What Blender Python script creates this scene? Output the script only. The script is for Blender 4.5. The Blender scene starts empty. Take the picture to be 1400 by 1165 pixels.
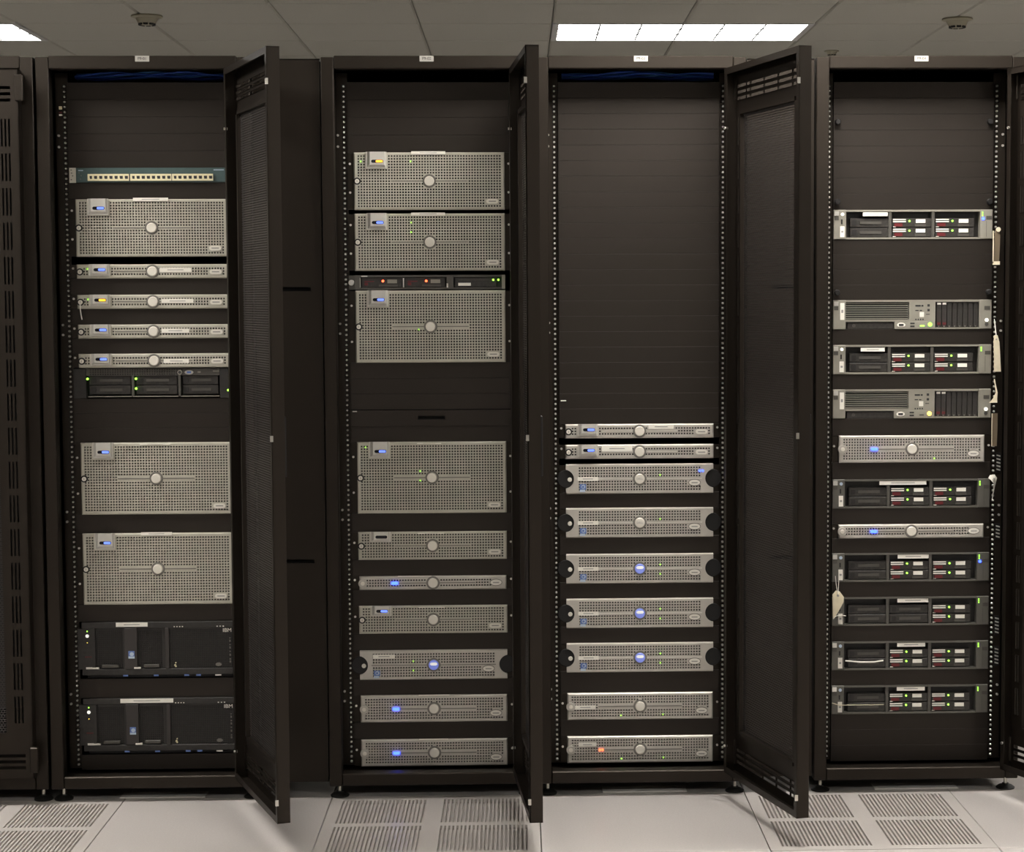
import bpy, bmesh, math, random
from mathutils import Matrix, Vector
random.seed(7)
sc = bpy.context.scene
col = sc.collection

# ------------------------------------------------------------------ camera, world, exposure
R_ = (0.99949, -0.03188, -0.00405); D_ = (-0.00619, -0.06728, -0.99772); F_ = (0.03153, 0.99723, -0.06745)
cd = bpy.data.cameras.new('camera'); cam = bpy.data.objects.new('camera', cd); col.objects.link(cam)
cd.sensor_fit = 'HORIZONTAL'; cd.sensor_width = 36.0; cd.lens = 36.0 * 2675.8 / 1400
cd.shift_x = (700 - 793.97) / 1400; cd.shift_y = (586.74 - 582.5) / 1400
m3 = Matrix((R_, [-v for v in D_], [-v for v in F_])).transposed()
cam.matrix_world = Matrix.Translation((0, -5.68, 1.4705)) @ m3.to_4x4()
cd.clip_end = 60
sc.camera = cam
w = bpy.data.worlds.new('world'); sc.world = w; w.use_nodes = True
w.node_tree.nodes['Background'].inputs[0].default_value = (0.9, 0.92, 1, 1)
w.node_tree.nodes['Background'].inputs[1].default_value = 0.0
sc.view_settings.view_transform = 'Standard'
sc.view_settings.look = 'None'
sc.view_settings.gamma = 1.0
sc.view_settings.exposure = 0.0
sc.view_settings.use_curve_mapping = False
LAMP = 40.0          # radiance of the front troffers' lenses
LAMP_REAR = 17.0      # row behind the racks, set weaker to keep the ceiling dim

# ------------------------------------------------------------------ materials
MATS = {}
def mat(name, c, rough=.5, metal=0., emit=None, es=0., var=0., vscale=60., bump=0., bscale=300., coat=0., spec=None, tint=None):
    m = bpy.data.materials.new(name); m.use_nodes = True
    nt = m.node_tree; b = nt.nodes['Principled BSDF']
    b.inputs['Base Color'].default_value = (*c, 1); b.inputs['Roughness'].default_value = rough
    b.inputs['Metallic'].default_value = metal
    if spec is not None: b.inputs['Specular IOR Level'].default_value = spec
    if tint: b.inputs['Specular Tint'].default_value = (*tint, 1)
    if coat: b.inputs['Coat Weight'].default_value = coat
    if emit: b.inputs['Emission Color'].default_value = (*emit, 1); b.inputs['Emission Strength'].default_value = es
    if var or bump:
        tc = nt.nodes.new('ShaderNodeTexCoord')
    if var:
        n = nt.nodes.new('ShaderNodeTexNoise'); n.inputs['Scale'].default_value = vscale; n.inputs['Detail'].default_value = 4
        r = nt.nodes.new('ShaderNodeValToRGB'); e = r.color_ramp.elements
        e[0].position = .3; e[1].position = .7
        e[0].color = (*[x * (1 - var) for x in c], 1); e[1].color = (*[min(1, x * (1 + var)) for x in c], 1)
        nt.links.new(tc.outputs['Object'], n.inputs['Vector']); nt.links.new(n.outputs['Fac'], r.inputs['Fac'])
        nt.links.new(r.outputs['Color'], b.inputs['Base Color'])
    if bump:
        n2 = nt.nodes.new('ShaderNodeTexNoise'); n2.inputs['Scale'].default_value = bscale
        bp = nt.nodes.new('ShaderNodeBump'); bp.inputs['Strength'].default_value = bump; bp.inputs['Distance'].default_value = .001
        nt.links.new(tc.outputs['Object'], n2.inputs['Vector']); nt.links.new(n2.outputs['Fac'], bp.inputs['Height'])
        nt.links.new(bp.outputs['Normal'], b.inputs['Normal'])
    MATS[name] = m
    return m
mat('rack_black', (.0068, .0050, .0037), .45, tint=(.80, .70, .60),  var=.12, vscale=9, bump=.15, bscale=900)
mat('panel_black', (.0085, .0066, .0054), .50, tint=(.92, .82, .74),  var=.10, vscale=14, bump=.15, bscale=900)
mat('inner_black', (.004, .0035, .0035), .55)
mat('void_black', (.004, .004, .004), .8)
mat('mesh_black', (.034, .030, .028), .45)
mat('bezel_grey', (.51, .49, .415), .42, metal=.1, var=.05, vscale=30)
mat('bezel_pale', (.52, .49, .44), .38, metal=.2, var=.05, vscale=30)
mat('ring_grey', (.20, .19, .17), .4, metal=.3)
mat('badge_silver', (.80, .76, .68), .40, metal=.1)
mat('badge_lit', (.30, .36, .75), .3, emit=(.12, .2, 1), es=.25)
mat('bump_silver', (.64, .62, .57), .36, metal=.2)
mat('logo_pale', (.80, .77, .70), .4)
mat('ink_grey', (.34, .33, .31), .7)
mat('ink_dark', (.03, .03, .03), .7)
mat('paper_white', (.88, .85, .77), .75)
mat('paper_tag', (.72, .64, .47), .8, var=.06, vscale=40)
mat('paper_brown', (.22, .17, .11), .8)
mat('lcd_black', (.012, .012, .018), .2)
mat('glow_blue', (.1, .15, .6), .3, emit=(.13, .22, 1.0), es=1.6)
mat('glow_amber', (.6, .3, .02), .3, emit=(1.0, .42, .03), es=1.8)
mat('led_blue', (.1, .2, .9), .3, emit=(.02, .05, 1.0), es=9)
mat('led_green', (.2, .8, .1), .3, emit=(.40, 1.0, .08), es=2.2)
mat('led_red', (.9, .1, .05), .3, emit=(1.0, .10, .03), es=5.0)
mat('led_amber', (.9, .6, .1), .3, emit=(1.0, .62, .08), es=4.0)
mat('led_white', (.85, .85, .8), .3, emit=(1, 1, .92), es=.7)
mat('hp_grey', (.30, .285, .24), .42, metal=.25, var=.06, vscale=25)
mat('ear_grey', (.62, .60, .52), .5)
mat('hp_grey_dim', (.125, .12, .105), .42, metal=.25, var=.06, vscale=25)  # lower servers: another model, plus light falloff put into the colour
mat('hp_dark', (.085, .08, .07), .45, metal=.2)
mat('bay_black', (.012, .011, .010), .45)
mat('drive_black', (.030, .027, .024), .4, var=.3, vscale=120)
mat('drive_red', (.12, .012, .014), .45)
mat('steel', (.62, .60, .55), .3, metal=.85)
mat('zinc', (.75, .73, .68), .28, metal=.6)
mat('teal', (.055, .095, .095), .45, var=.08, vscale=40)
mat('cream', (.85, .79, .52), .5)
mat('sticker_blue', (.12, .20, .48), .5)
mat('sticker_ice', (.50, .60, .72), .5)
mat('cable_blue', (.06, .17, .80), .40)
mat('ibm_black', (.022, .020, .018), .45, var=.25, vscale=90)
mat('pillar_black', (.035, .030, .028), .5)
mat('plate_pale', (.85, .82, .78), .4)
mat('foot_black', (.012, .012, .011), .5)
mat('floor_tile', (.56, .525, .505), .30, var=.07, vscale=220, bump=.05, bscale=500)
mat('vent_tile', (.55, .515, .49), .33, var=.06, vscale=220)
mat('ceiling_tile', (.56, .545, .48), .85, var=.05, vscale=160, bump=.3, bscale=260)
mat('ceiling_grid', (.30, .29, .25), .6)
mat('wall_paint', (.14, .135, .125), .8, var=.03, vscale=6)
mat('lamp_lens', (.9, .9, .88), .5, emit=(1.0, .955, .895), es=LAMP)
mat('lamp_lens_rear', (.9, .9, .88), .5, emit=(1.0, .975, .93), es=LAMP_REAR)
mat('lamp_blade', (.75, .75, .73), .45)
mat('blade_grey', (.035, .035, .034), .6)
mat('paper_label', (.40, .385, .35), .75)
mat('cable_pale', (.12, .36, .85), .40)
mat('detector', (.40, .375, .28), .6)
mat('plenum', (.02, .02, .02), .9)
M = MATS

# ------------------------------------------------------------------ mesh helpers
class MB:
    def __init__(s): s.v = []; s.f = []
    def quad(s, a, b, c, d):
        n = len(s.v); s.v += [a, b, c, d]; s.f.append((n, n + 1, n + 2, n + 3))
    def box(s, x0, x1, y0, y1, z0, z1, c=0.):
        if c <= 0:
            n = len(s.v)
            s.v += [(x, y, z) for x in (x0, x1) for y in (y0, y1) for z in (z0, z1)]
            for q in ((0, 1, 3, 2), (4, 6, 7, 5), (0, 4, 5, 1), (2, 3, 7, 6), (0, 2, 6, 4), (1, 5, 7, 3)):
                s.f.append(tuple(n + i for i in q))
            return s
        lo = (x0, y0, z0); hi = (x1, y1, z1); idx = {}
        for k in range(8):
            sg = ((k >> 2) & 1, (k >> 1) & 1, k & 1)
            for a in range(3):
                p = [0, 0, 0]
                for i in range(3):
                    e = hi[i] if sg[i] else lo[i]
                    p[i] = e if i == a else (e - c if sg[i] else e + c)
                idx[(sg, a)] = len(s.v); s.v.append(tuple(p))
        for a in range(3):
            b, d = (a + 1) % 3, (a + 2) % 3
            for sa in (0, 1):
                def g(tb, td, ax=a):
                    sg = [0, 0, 0]; sg[a] = sa; sg[b] = tb; sg[d] = td; return idx[(tuple(sg), ax)]
                q = [g(0, 0), g(1, 0), g(1, 1), g(0, 1)]
                s.f.append(tuple(q if sa else q[::-1]))
        for a in range(3):
            b, d = (a + 1) % 3, (a + 2) % 3
            for sb in (0, 1):
                for sd in (0, 1):
                    def g(ta, ax):
                        sg = [0, 0, 0]; sg[a] = ta; sg[b] = sb; sg[d] = sd; return idx[(tuple(sg), ax)]
                    q = (g(0, b), g(1, b), g(1, d), g(0, d))
                    s.f.append(q if (sb == sd) else q[::-1])
        for k in range(8):
            sg = ((k >> 2) & 1, (k >> 1) & 1, k & 1)
            t = (idx[(sg, 0)], idx[(sg, 1)], idx[(sg, 2)])
            s.f.append(t if sum(sg) % 2 else t[::-1])
        return s
    def disc(s, cx, cz, rx, y0, y1, rz=None, n=20, bev=0., hole=None):
        """a round plate facing -Y: front at y0, back at y1"""
        rz = rx if rz is None else rz
        def ring(r1, r2, y):
            b = len(s.v)
            s.v += [(cx + r1 * math.cos(2 * math.pi * i / n), y, cz + r2 * math.sin(2 * math.pi * i / n)) for i in range(n)]
            return b
        a = ring(rx - bev, rz - bev, y0) if bev else ring(rx, rz, y0)
        rs = [a]
        if bev: rs.append(ring(rx, rz, y0 + bev))
        rs.append(ring(rx, rz, y1))
        for p, q in zip(rs, rs[1:]):
            for i in range(n):
                j = (i + 1) % n; s.f.append((p + i, q + i, q + j, p + j))
        s.f.append(tuple(a + i for i in range(n)))
        return s
    def capsule(s, x0, x1, z0, z1, y0, y1, n=8):
        r = (z1 - z0) / 2; cz = (z0 + z1) / 2; pts = []
        for i in range(n + 1):
            t = -math.pi / 2 + math.pi * i / n; pts.append((x1 - r + r * math.cos(t), cz + r * math.sin(t)))
        for i in range(n + 1):
            t = math.pi / 2 + math.pi * i / n; pts.append((x0 + r + r * math.cos(t), cz + r * math.sin(t)))
        return s.prism(pts, y0, y1)
    def prism(s, pts, y0, y1):
        """closed outline in XZ (counter-clockwise), extruded from y0 (front) to y1"""
        n = len(pts); b = len(s.v)
        s.v += [(x, y0, z) for x, z in pts] + [(x, y1, z) for x, z in pts]
        s.f.append(tuple(b + i for i in range(n)))
        s.f.append(tuple(b + n + i for i in range(n))[::-1])
        for i in range(n):
            j = (i + 1) % n; s.f.append((b + i, b + n + i, b + n + j, b + j))
        return s
    def prism_z(s, pts, z0, z1):
        n = len(pts); b = len(s.v)
        s.v += [(x, y, z0) for x, y in pts] + [(x, y, z1) for x, y in pts]
        s.f.append(tuple(b + i for i in range(n))[::-1]); s.f.append(tuple(b + n + i for i in range(n)))
        for i in range(n):
            j = (i + 1) % n; s.f.append((b + i, b + j, b + n + j, b + n + i))
        return s
    def lathe(s, cx, cy, prof, n=20):
        """profile [(r, z), ...] turned about a vertical axis"""
        b = len(s.v)
        for r, z in prof:
            s.v += [(cx + r * math.cos(2 * math.pi * i / n), cy + r * math.sin(2 * math.pi * i / n), z) for i in range(n)]
        for k in range(len(prof) - 1):
            for i in range(n):
                j = (i + 1) % n
                s.f.append((b + k * n + i, b + k * n + j, b + (k + 1) * n + j, b + (k + 1) * n + i))
        s.f.append(tuple(b + i for i in range(n))[::-1]); e = b + (len(prof) - 1) * n
        s.f.append(tuple(e + i for i in range(n)))
        return s
    def tube(s, pts, r, n=6):
        pts = [Vector(p) for p in pts]; b = len(s.v)
        for i, p in enumerate(pts):
            t = (pts[min(i + 1, len(pts) - 1)] - pts[max(i - 1, 0)]).normalized()
            a = t.cross(Vector((0, 0, 1)))
            if a.length < .1: a = t.cross(Vector((1, 0, 0)))
            a.normalize(); c = a.cross(t)
            s.v += [tuple(p + r * (math.cos(2 * math.pi * k / n) * a + math.sin(2 * math.pi * k / n) * c)) for k in range(n)]
        for i in range(len(pts) - 1):
            for k in range(n):
                j = (k + 1) % n
                s.f.append((b + i * n + k, b + i * n + j, b + (i + 1) * n + j, b + (i + 1) * n + k))
        s.f.append(tuple(b + k for k in range(n))); e = b + (len(pts) - 1) * n
        s.f.append(tuple(e + k for k in range(n))[::-1])
        return s
    def grille(s, W, H, xh, zh, skip, depth, f, x0=None):
        """sheet W x H with a rectangular hole at every (xh, zh) interval that skip() does not fill; f maps (u, v, w) to a point"""
        L = -W / 2 if x0 is None else x0; Rr = L + W
        def q(a, b, c, d): s.quad(f(a, c, 0), f(b, c, 0), f(b, d, 0), f(a, d, 0))
        prev = 0.
        for a, b in zh:
            if a > prev: q(L, Rr, prev, a)
            cur = L
            for c, d in xh:
                if skip((c + d) / 2, (a + b) / 2): continue
                q(cur, c, a, b)
                s.quad(f(c, a, 0), f(d, a, 0), f(d, a, depth), f(c, a, depth))
                s.quad(f(c, b, 0), f(c, b, depth), f(d, b, depth), f(d, b, 0))
                s.quad(f(c, a, 0), f(c, a, depth), f(c, b, depth), f(c, b, 0))
                s.quad(f(d, a, 0), f(d, b, 0), f(d, b, depth), f(d, a, depth))
                cur = d
            q(cur, Rr, a, b); prev = b
        q(L, Rr, prev, H)
        return s
    def mesh(s, name, recalc=True, smooth=False):
        me = bpy.data.meshes.new(name); me.from_pydata(s.v, [], s.f); me.update()
        if recalc and len(s.f) < 4000:
            bm = bmesh.new(); bm.from_mesh(me); bmesh.ops.recalc_face_normals(bm, faces=bm.faces); bm.to_mesh(me); bm.free()
        if smooth:
            me.shade_smooth()
            me.set_sharp_from_angle(angle=math.radians(38))
        return me
CACHE = {}
def link(name, me, m, parent=None, loc=(0, 0, 0)):
    if m and not me.materials: me.materials.append(M[m])
    o = bpy.data.objects.new(name, me); col.objects.link(o); o.location = loc
    if parent is not None: o.parent = parent
    return o
def P(parent, name, m, fn, key=None, loc=(0, 0, 0), smooth=False, stuff=False, label=None):
    """a part: fn fills an MB; parts with the same key share their mesh"""
    k = (key, m) if key is not None else None
    if k in CACHE and k is not None: me = CACHE[k]
    else:
        b = MB(); fn(b); me = b.mesh(name, smooth=smooth)
        if k is not None: CACHE[k] = me
    o = link(name, me, m, parent, loc)
    if stuff: o['kind'] = 'stuff'
    if label: o['label'] = label
    return o
def BX(parent, name, m, x0, x1, y0, y1, z0, z1, c=0., label=None):
    key = ('bx', round(x1 - x0, 5), round(y1 - y0, 5), round(z1 - z0, 5), c)
    return P(parent, name, m, lambda b: b.box(0, x1 - x0, 0, y1 - y0, 0, z1 - z0, c), key, (x0, y0, z0), label=label)
def DISC(parent, name, m, cx, cz, r, y0, y1, rz=None, bev=0., n=20, label=None):
    key = ('dc', round(r, 5), round(y1 - y0, 5), rz, bev, n)
    return P(parent, name, m, lambda b: b.disc(0, 0, r, 0, y1 - y0, rz, n, bev), key, (cx, y0, cz), smooth=True, label=label)
def CAP(parent, name, m, x0, x1, z0, z1, y0, y1, label=None):
    key = ('cp', round(x1 - x0, 5), round(z1 - z0, 5), round(y1 - y0, 5))
    return P(parent, name, m, lambda b: b.capsule(0, x1 - x0, 0, z1 - z0, 0, y1 - y0), key, (x0, y0, z0), smooth=True, label=label)
def thing(name, label, cat, loc=(0, 0, 0), group=None, rz=0.):
    o = bpy.data.objects.new(name, None); col.objects.link(o); o.empty_display_size = .05
    o.location = loc; o.rotation_euler = (0, 0, rz); o['label'] = label; o['category'] = cat
    if group: o['group'] = group
    return o
def tag(o, label, cat, group=None):
    o['label'] = label; o['category'] = cat
    if group: o['group'] = group
    return o
def TEXT(parent, name, m, body, size, cx, y, cz, sx=1.):
    cu = bpy.data.curves.new(name, 'FONT'); cu.body = body; cu.size = size; cu.align_x = 'CENTER'; cu.align_y = 'CENTER'; cu.extrude = .0002
    t = bpy.data.objects.new(name, cu); col.objects.link(t)
    dg = bpy.context.evaluated_depsgraph_get(); me = bpy.data.meshes.new_from_object(t.evaluated_get(dg))
    bpy.data.objects.remove(t); bpy.data.curves.remove(cu)
    me.transform(Matrix.Diagonal((sx, 1, 1, 1))); me.transform(Matrix.Rotation(math.pi / 2, 4, 'X'))
    me.materials.clear()
    return link(name, me, m, parent, (cx, y, cz))
u = .002165          # metres that one pixel of the 1400-wide frame covers on the server fronts

# ------------------------------------------------------------------ the setting: floor, ceiling, walls
T = .6096
CZ = 2.725
XF, YF = .0527, .025           # floor joints
XC, YC = .1633, 3.425          # ceiling joints
fl = link('floor', MB().box(-4.85, 5.75, -8.9, 5.35, -.30, -.28).mesh('floor'), 'plenum'); fl['kind'] = 'structure'
def vent_mesh():
    b = MB(); g = .0012; W = T - 2 * g
    xs = []
    for q in (.034, .3296):
        xs += [(-W / 2 + q + i * .0113, -W / 2 + q + i * .0113 + .0058) for i in range(22)]
    b.grille(W, W, xs, [(.036, .286), (.321, .571)], lambda x, z: False, .02, lambda p, q_, r: (p, q_ - W / 2, -r))
    b.box(-W / 2, W / 2, -W / 2, W / 2, -.014, -.012)
    b.box(-W / 2, W / 2, -W / 2, -W / 2 + .004, -.03, -.0002); b.box(-W / 2, W / 2, W / 2 - .004, W / 2, -.03, -.0002)
    b.box(-W / 2, -W / 2 + .004, -W / 2, W / 2, -.03, -.0002); b.box(W / 2 - .004, W / 2, -W / 2, W / 2, -.03, -.0002)
    return b.mesh('vent_tile', recalc=False)
g = .0014
tile_me = MB().box(-T / 2 + g, T / 2 - g, -T / 2 + g, T / 2 - g, -.035, 0, .0015).mesh('floor_tile')
vent_me = vent_mesh()
rest = MB()
for i in range(-8, 9):
    for j in range(-15, 9):
        cx, cy = XF + T * (i + .5), YF + T * (j + .5)
        if -5 <= i <= 5 and -4 <= j <= 3:
            vent = (j == -1 and i in (-3, -1, 1))
            link('vent_tile' if vent else 'floor_tile', vent_me if vent else tile_me, 'vent_tile' if vent else 'floor_tile', fl, (cx, cy, 0))
        else:
            rest.box(cx - T / 2 + g, cx + T / 2 - g, cy - T / 2 + g, cy + T / 2 - g, -.035, 0)
o = link('outer_floor_tiles', rest.mesh('outer_floor_tiles'), 'floor_tile', fl); o['kind'] = 'stuff'

LAMPS = [(-6, 0), (0, 0), (6, 0), (-5, -7), (0, -7), (5, -7), (-3, -14), (3, -14)]  # unseen front lamps, positions chosen to brighten the racks and left floor
cl = link('ceiling', MB().box(-4.85, 5.75, -8.9, 5.35, CZ + .035, CZ + .06).mesh('ceiling'), 'ceiling_grid'); cl['kind'] = 'structure'
ctile = MB().box(-T / 2 + .002, T / 2 - .002, -T / 2 + .002, T / 2 - .002, 0, .018, .007).mesh('ceiling_tile')
rest = MB()
for i in range(-8, 9):
    for j in range(-20, 3):
        if any(i - a in (0, 1) and j == b for a, b in LAMPS): continue
        cx, cy = XC + T * (i + .5), YC + T * (j + .5)
        if j >= -3: link('ceiling_tile', ctile, 'ceiling_tile', cl, (cx, cy, CZ))
        else: rest.box(cx - T / 2 + .003, cx + T / 2 - .003, cy - T / 2 + .003, cy + T / 2 - .003, CZ, CZ + .018)
o = link('outer_ceiling_tiles', rest.mesh('outer_ceiling_tiles'), 'ceiling_tile', cl); o['kind'] = 'stuff'
for nm, bb in (('wall_back', (-4.85, 5.75, 5.25, 5.35)), ('wall_front', (-4.85, 5.75, -8.9, -8.8)),
               ('wall_left', (-4.85, -4.75, -8.8, 5.25)), ('wall_right', (5.65, 5.75, -8.8, 5.25))):
    o = link(nm, MB().box(bb[0], bb[1], bb[2], bb[3], -.28, CZ + .035).mesh(nm), 'wall_paint'); o['kind'] = 'structure'

def troffer(i, j, label):
    x0, x1 = XC + T * i, XC + T * (i + 2); y0, y1 = YC + T * j, YC + T * (j + 1)
    t = thing('ceiling_light', label, 'light', ((x0 + x1) / 2, (y0 + y1) / 2, CZ), 'ceiling troffers')
    hx, hy = T - .004, T / 2 - .004
    def fr(b):
        for s in (-1, 1):
            b.box(-hx, hx, min(s * hy, s * (hy - .022)), max(s * hy, s * (hy - .022)), -.002, .034)
            b.box(min(s * hx, s * (hx - .028)), max(s * hx, s * (hx - .028)), -hy + .022, hy - .022, -.002, .034)
    P(t, 'frame', 'lamp_blade', fr, 'tf_frame')
    BX(t, 'lens', 'lamp_lens_rear' if j == 0 else 'lamp_lens', -hx + .028, hx - .028, -hy + .022, hy - .022, .006, .014)
    for k in range(1, 6):
        x = -hx + .028 + (2 * hx - .056) * k / 6
        BX(t, 'louver_blade', 'blade_grey', x - .0035, x + .0035, -hy + .022, hy - .022, .0002, .0055)
    for k in range(1, 3):
        y = -hy + .022 + (2 * hy - .044) * k / 3
        BX(t, 'louver_blade', 'blade_grey', -hx + .028, hx - .028, y - .0035, y + .0035, .0002, .0055)
    return t
for i, j in LAMPS:
        if j == 0 and i == 0: lb = 'long white fluorescent ceiling light shining above the third open rack'
        elif j == 0 and i == -6: lb = 'white fluorescent ceiling light cut off at the upper left corner'
        else: lb = 'fluorescent ceiling light outside the frame, lighting the %s' % {(6, 0): 'far right of the aisle behind the racks', (-5, -7): 'aisle in front of the closed left rack', (0, -7): 'fronts of the third and fourth open racks', (5, -7): 'aisle far right of the racks', (-3, -14): 'left-hand racks from afar', (3, -14): 'fronts of the right-hand racks from afar'}[(i, j)]
        troffer(i, j, lb)

# ------------------------------------------------------------------ racks
W2 = .305; ZT = 2.162; ZB = .040; OPW = .267; OZ0, OZ1 = .076, 2.125
CX = {0: -1.683, 1: -1.068, 2: -.258, 3: .357, 4: 1.169}
def door_mesh_panel(b, x0, x1, z0, z1, y):
    ph, pw, bar = .0066, .0088, .0024
    n = int((z1 - z0) / ph); k = 0
    for r in range(n):
        z = z0 + r * ph
        b.quad((x0, y, z), (x1, y, z), (x1, y, z + bar), (x0, y, z + bar))
        x = x0 + (pw / 2 if r % 2 else 0)
        while x < x1 - .003:
            b.quad((x, y, z + bar), (x + .0030, y, z + bar), (x + .0030, y, z + ph), (x, y, z + ph)); x += pw
    b.box(x0, x1, y, y + .001, z1 - .006, z1)
def door(rack, rx, angle):
    W, t = .540, .035; z0, z1 = .080, 2.120; mx0, mx1, mz0, mz1 = -W + .075, -.075, .215, 1.985
    d = bpy.data.objects.new('door', None)
    # frame: pan of sheet metal with vents punched at top, bottom and both sides
    fb = MB()
    def sheet(b, W_, H_, xh, zh, X0, Z0): b.grille(W_, H_, xh, zh, lambda x, z: False, .003, lambda p, q, r: (p, -t + r, Z0 + q), X0)
    cols5 = [(-W + .022 + i * .1005, -W + .022 + i * .1005 + .094) for i in range(5)]
    rows3 = [(.044 + i * .0175, .044 + i * .0175 + .009) for i in range(3)]
    sheet(fb, W, z1 - mz1, cols5, rows3, -W, mz1)
    sheet(fb, W, mz0 - z0, cols5, [(.030 + i * .0175, .030 + i * .0175 + .009) for i in range(3)], -W, z0)
    H = mz1 - mz0; zs = []
    z = .03
    while z + .078 < H: zs.append((z, z + .078)); z += .0975
    for a, b_ in ((-W, mx0), (mx1, 0)):
        m0 = (a + b_) / 2
        sheet(fb, b_ - a, H, [(m0 - .0135 + i * .0105, m0 - .0135 + i * .0105 + .0052) for i in range(3)], zs, a, mz0)
    for bx in ((-W, 0, z0, z0 + .003), (-W, 0, z1 - .003, z1)): fb.box(bx[0], bx[1], -t, 0, bx[2], bx[3])
    fb.box(-W, -W + .003, -t, 0, z0, z1); fb.box(-.003, 0, -t, 0, z0, z1)
    # inner lip all round and stiffeners beside the mesh
    fb.box(-W, -W + .018, -.003, 0, z0, z1); fb.box(-.018, 0, -.003, 0, z0, z1)
    fb.box(-W, 0, -.003, 0, z0, z0 + .018); fb.box(-W, 0, -.003, 0, z1 - .018, z1)
    for x in (mx0 - .012, mx1): fb.box(x, x + .012, -t + .003, -t + .016, mz0, mz1)
    for zz in (mz0 - .012, mz1): fb.box(mx0, mx1, -t + .003, -t + .016, zz, zz + .012)
    fr = link('door', fb.mesh('door', recalc=False) if 'door' not in CACHE else CACHE['door'], 'rack_black', rack, (rx, -t, 0))
    CACHE['door'] = fr.data
    # pivot on the outer hinge corner, so that the pan swings clear of the frame
    if 'door_fixed' not in CACHE:
        fr.data.transform(Matrix.Translation((0, t, 0))); CACHE['door_fixed'] = 1
    bpy.data.objects.remove(d)
    fr.rotation_euler = (0, 0, math.radians(angle))
    P(fr, 'mesh_panel', 'mesh_black', lambda b: door_mesh_panel(b, mx0, mx1, mz0, mz1, .0045), 'door_mesh')
    for zz in (2.022, 1.095, .128): BX(fr, 'latch_pin', 'steel', -W - .0005, -W + .003, t - .004, t + .004, zz, zz + .016)
    for zz in (2.03, .10): P(fr, 'hinge', 'rack_black', lambda b: b.box(-.012, .012, -.012, .006, 0, .075, .003), 'hinge', (.004, 0, zz))
    for zz in (1.95, .16): DISC(fr, 'screw', 'zinc', -.01, zz, .004, t - .006, t + .004, n=10)
    BX(fr, 'handle', 'inner_black', -W + .006, -W + .030, -.006, .001, 1.0, 1.16, .002)
    return fr
def rail(rack, s):
    def strip(b):
        xh = [(.2435, .2535)]; zh = []
        z = OZ0 + .006
        while z + .012 < OZ1 - .03: zh.append((z, z + .0095)); z += .014817
        b.grille(.037, OZ1 - OZ0, xh, [(a - OZ0, c - OZ0) for a, c in zh], lambda x, z: False, .002, lambda p, q, r: (s * p, .1135 + r, OZ0 + q), .238)
        b.box(min(s * .273, s * .2755), max(s * .273, s * .2755), .1135, .19, OZ0, OZ1)
    o = P(rack, 'mounting_rail', 'rack_black', strip, ('rail', s))
    def studs(b):  # bright studs stand for the light glinting in the rail holes
        z = OZ0 + .006
        while z + .012 < OZ1 - .03:
            x, zz = s * .2485, z + .0048
            b.disc(x, zz, .0034, .1105, .118, n=8, bev=.0012); z += .014817
    P(o, 'hole_glints', 'zinc', studs, ('glint_studs', s), stuff=True)
    for zz in (1.945, 1.912, 1.394, 1.365, .843, .814, .299, .270): DISC(o, 'screw', 'zinc', s * .2665, zz, .0036, .108, .116, n=10)
def rack(k, label, text=None, dang=None, feet=True):
    t = thing('server_rack', label, 'rack', (CX[k], 0, 0), 'black server racks in a row')
    BX(t, 'post', 'rack_black', -W2 + .0015, -OPW, 0, .045, ZB, ZT - .004, .002)
    BX(t, 'post', 'rack_black', OPW, W2 - .0015, 0, .045, ZB, ZT - .004, .002)
    BX(t, 'top_beam', 'rack_black', -OPW, OPW, 0, .045, OZ1, ZT, .003)
    BX(t, 'bottom_beam', 'rack_black', -OPW, OPW, 0, .045, ZB, OZ0, .003)
    for s in (-1, 1):
        a, b = sorted((s * (W2 - .002), s * (W2 - .008)))
        BX(t, 'side_panel', 'inner_black', a, b, .045, 1.06, ZB + .01, ZT - .008)
    BX(t, 'roof_panel', 'rack_black', -W2 + .008, W2 - .008, .045, 1.06, ZT - .014, ZT - .006)
    BX(t, 'base_pan', 'rack_black', -W2 + .008, W2 - .008, .045, 1.06, ZB + .01, ZB + .022)
    BX(t, 'rear_panel', 'inner_black', -W2 + .008, W2 - .008, 1.06, 1.075, ZB + .01, ZT - .006)
    for s in (-1, 1): rail(t, s)
    for fx in (-.278, .278):
        for fy in (.045, 1.02):
            f = P(t, 'leveling_foot', 'foot_black', lambda b: b.lathe(0, 0, [(.027, 0), (.028, .004), (.020, .010), (.010, .013), (.010, .016)]), 'foot', (fx, fy, 0), smooth=True)
            P(f, 'stem', 'steel', lambda b: b.lathe(0, 0, [(.0055, .014), (.0055, .060)], 12), 'stem', smooth=True)
    if text:
        l = BX(t, 'name_label', 'paper_label', -.020, .020, -.0012, 0, ZT - .0165, ZT - .0005)
        TEXT(l, 'lettering', 'ink_dark', text, .0112, .020, -.0004, .008)
    if k in (1, 3, 4):
        BX(t, 'floor_plate', 'plate_pale', -.115, .135, .040, .105, .0003, .004, .001)
    if k == 1:
        for z, m in ((2.020, 'cream'), (2.009, 'drive_red'), (2.002, 'paper_white')): BX(t, 'rail_clip', m, -.2625, -.2545, .102, .108, z, z + (.009 if m == 'cream' else .004))
    if dang is not None: door(t, W2 - .035, dang)
    return t
rack(0, 'closed black rack with a vented door at the left edge', dang=0.)
rack(1, 'leftmost open black rack, holding the teal network switch', 'P9-01', 110.)
rack(2, 'second open black rack, holding the red-lit drive unit and the console drawer', 'P9-02', 94.8)
rack(3, 'third open black rack, mostly blank panels above nine silver servers', 'P9-03', 105.)
rack(4, 'rightmost open black rack with paper tags hanging at its rails', 'P9-04', 113.)

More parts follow.
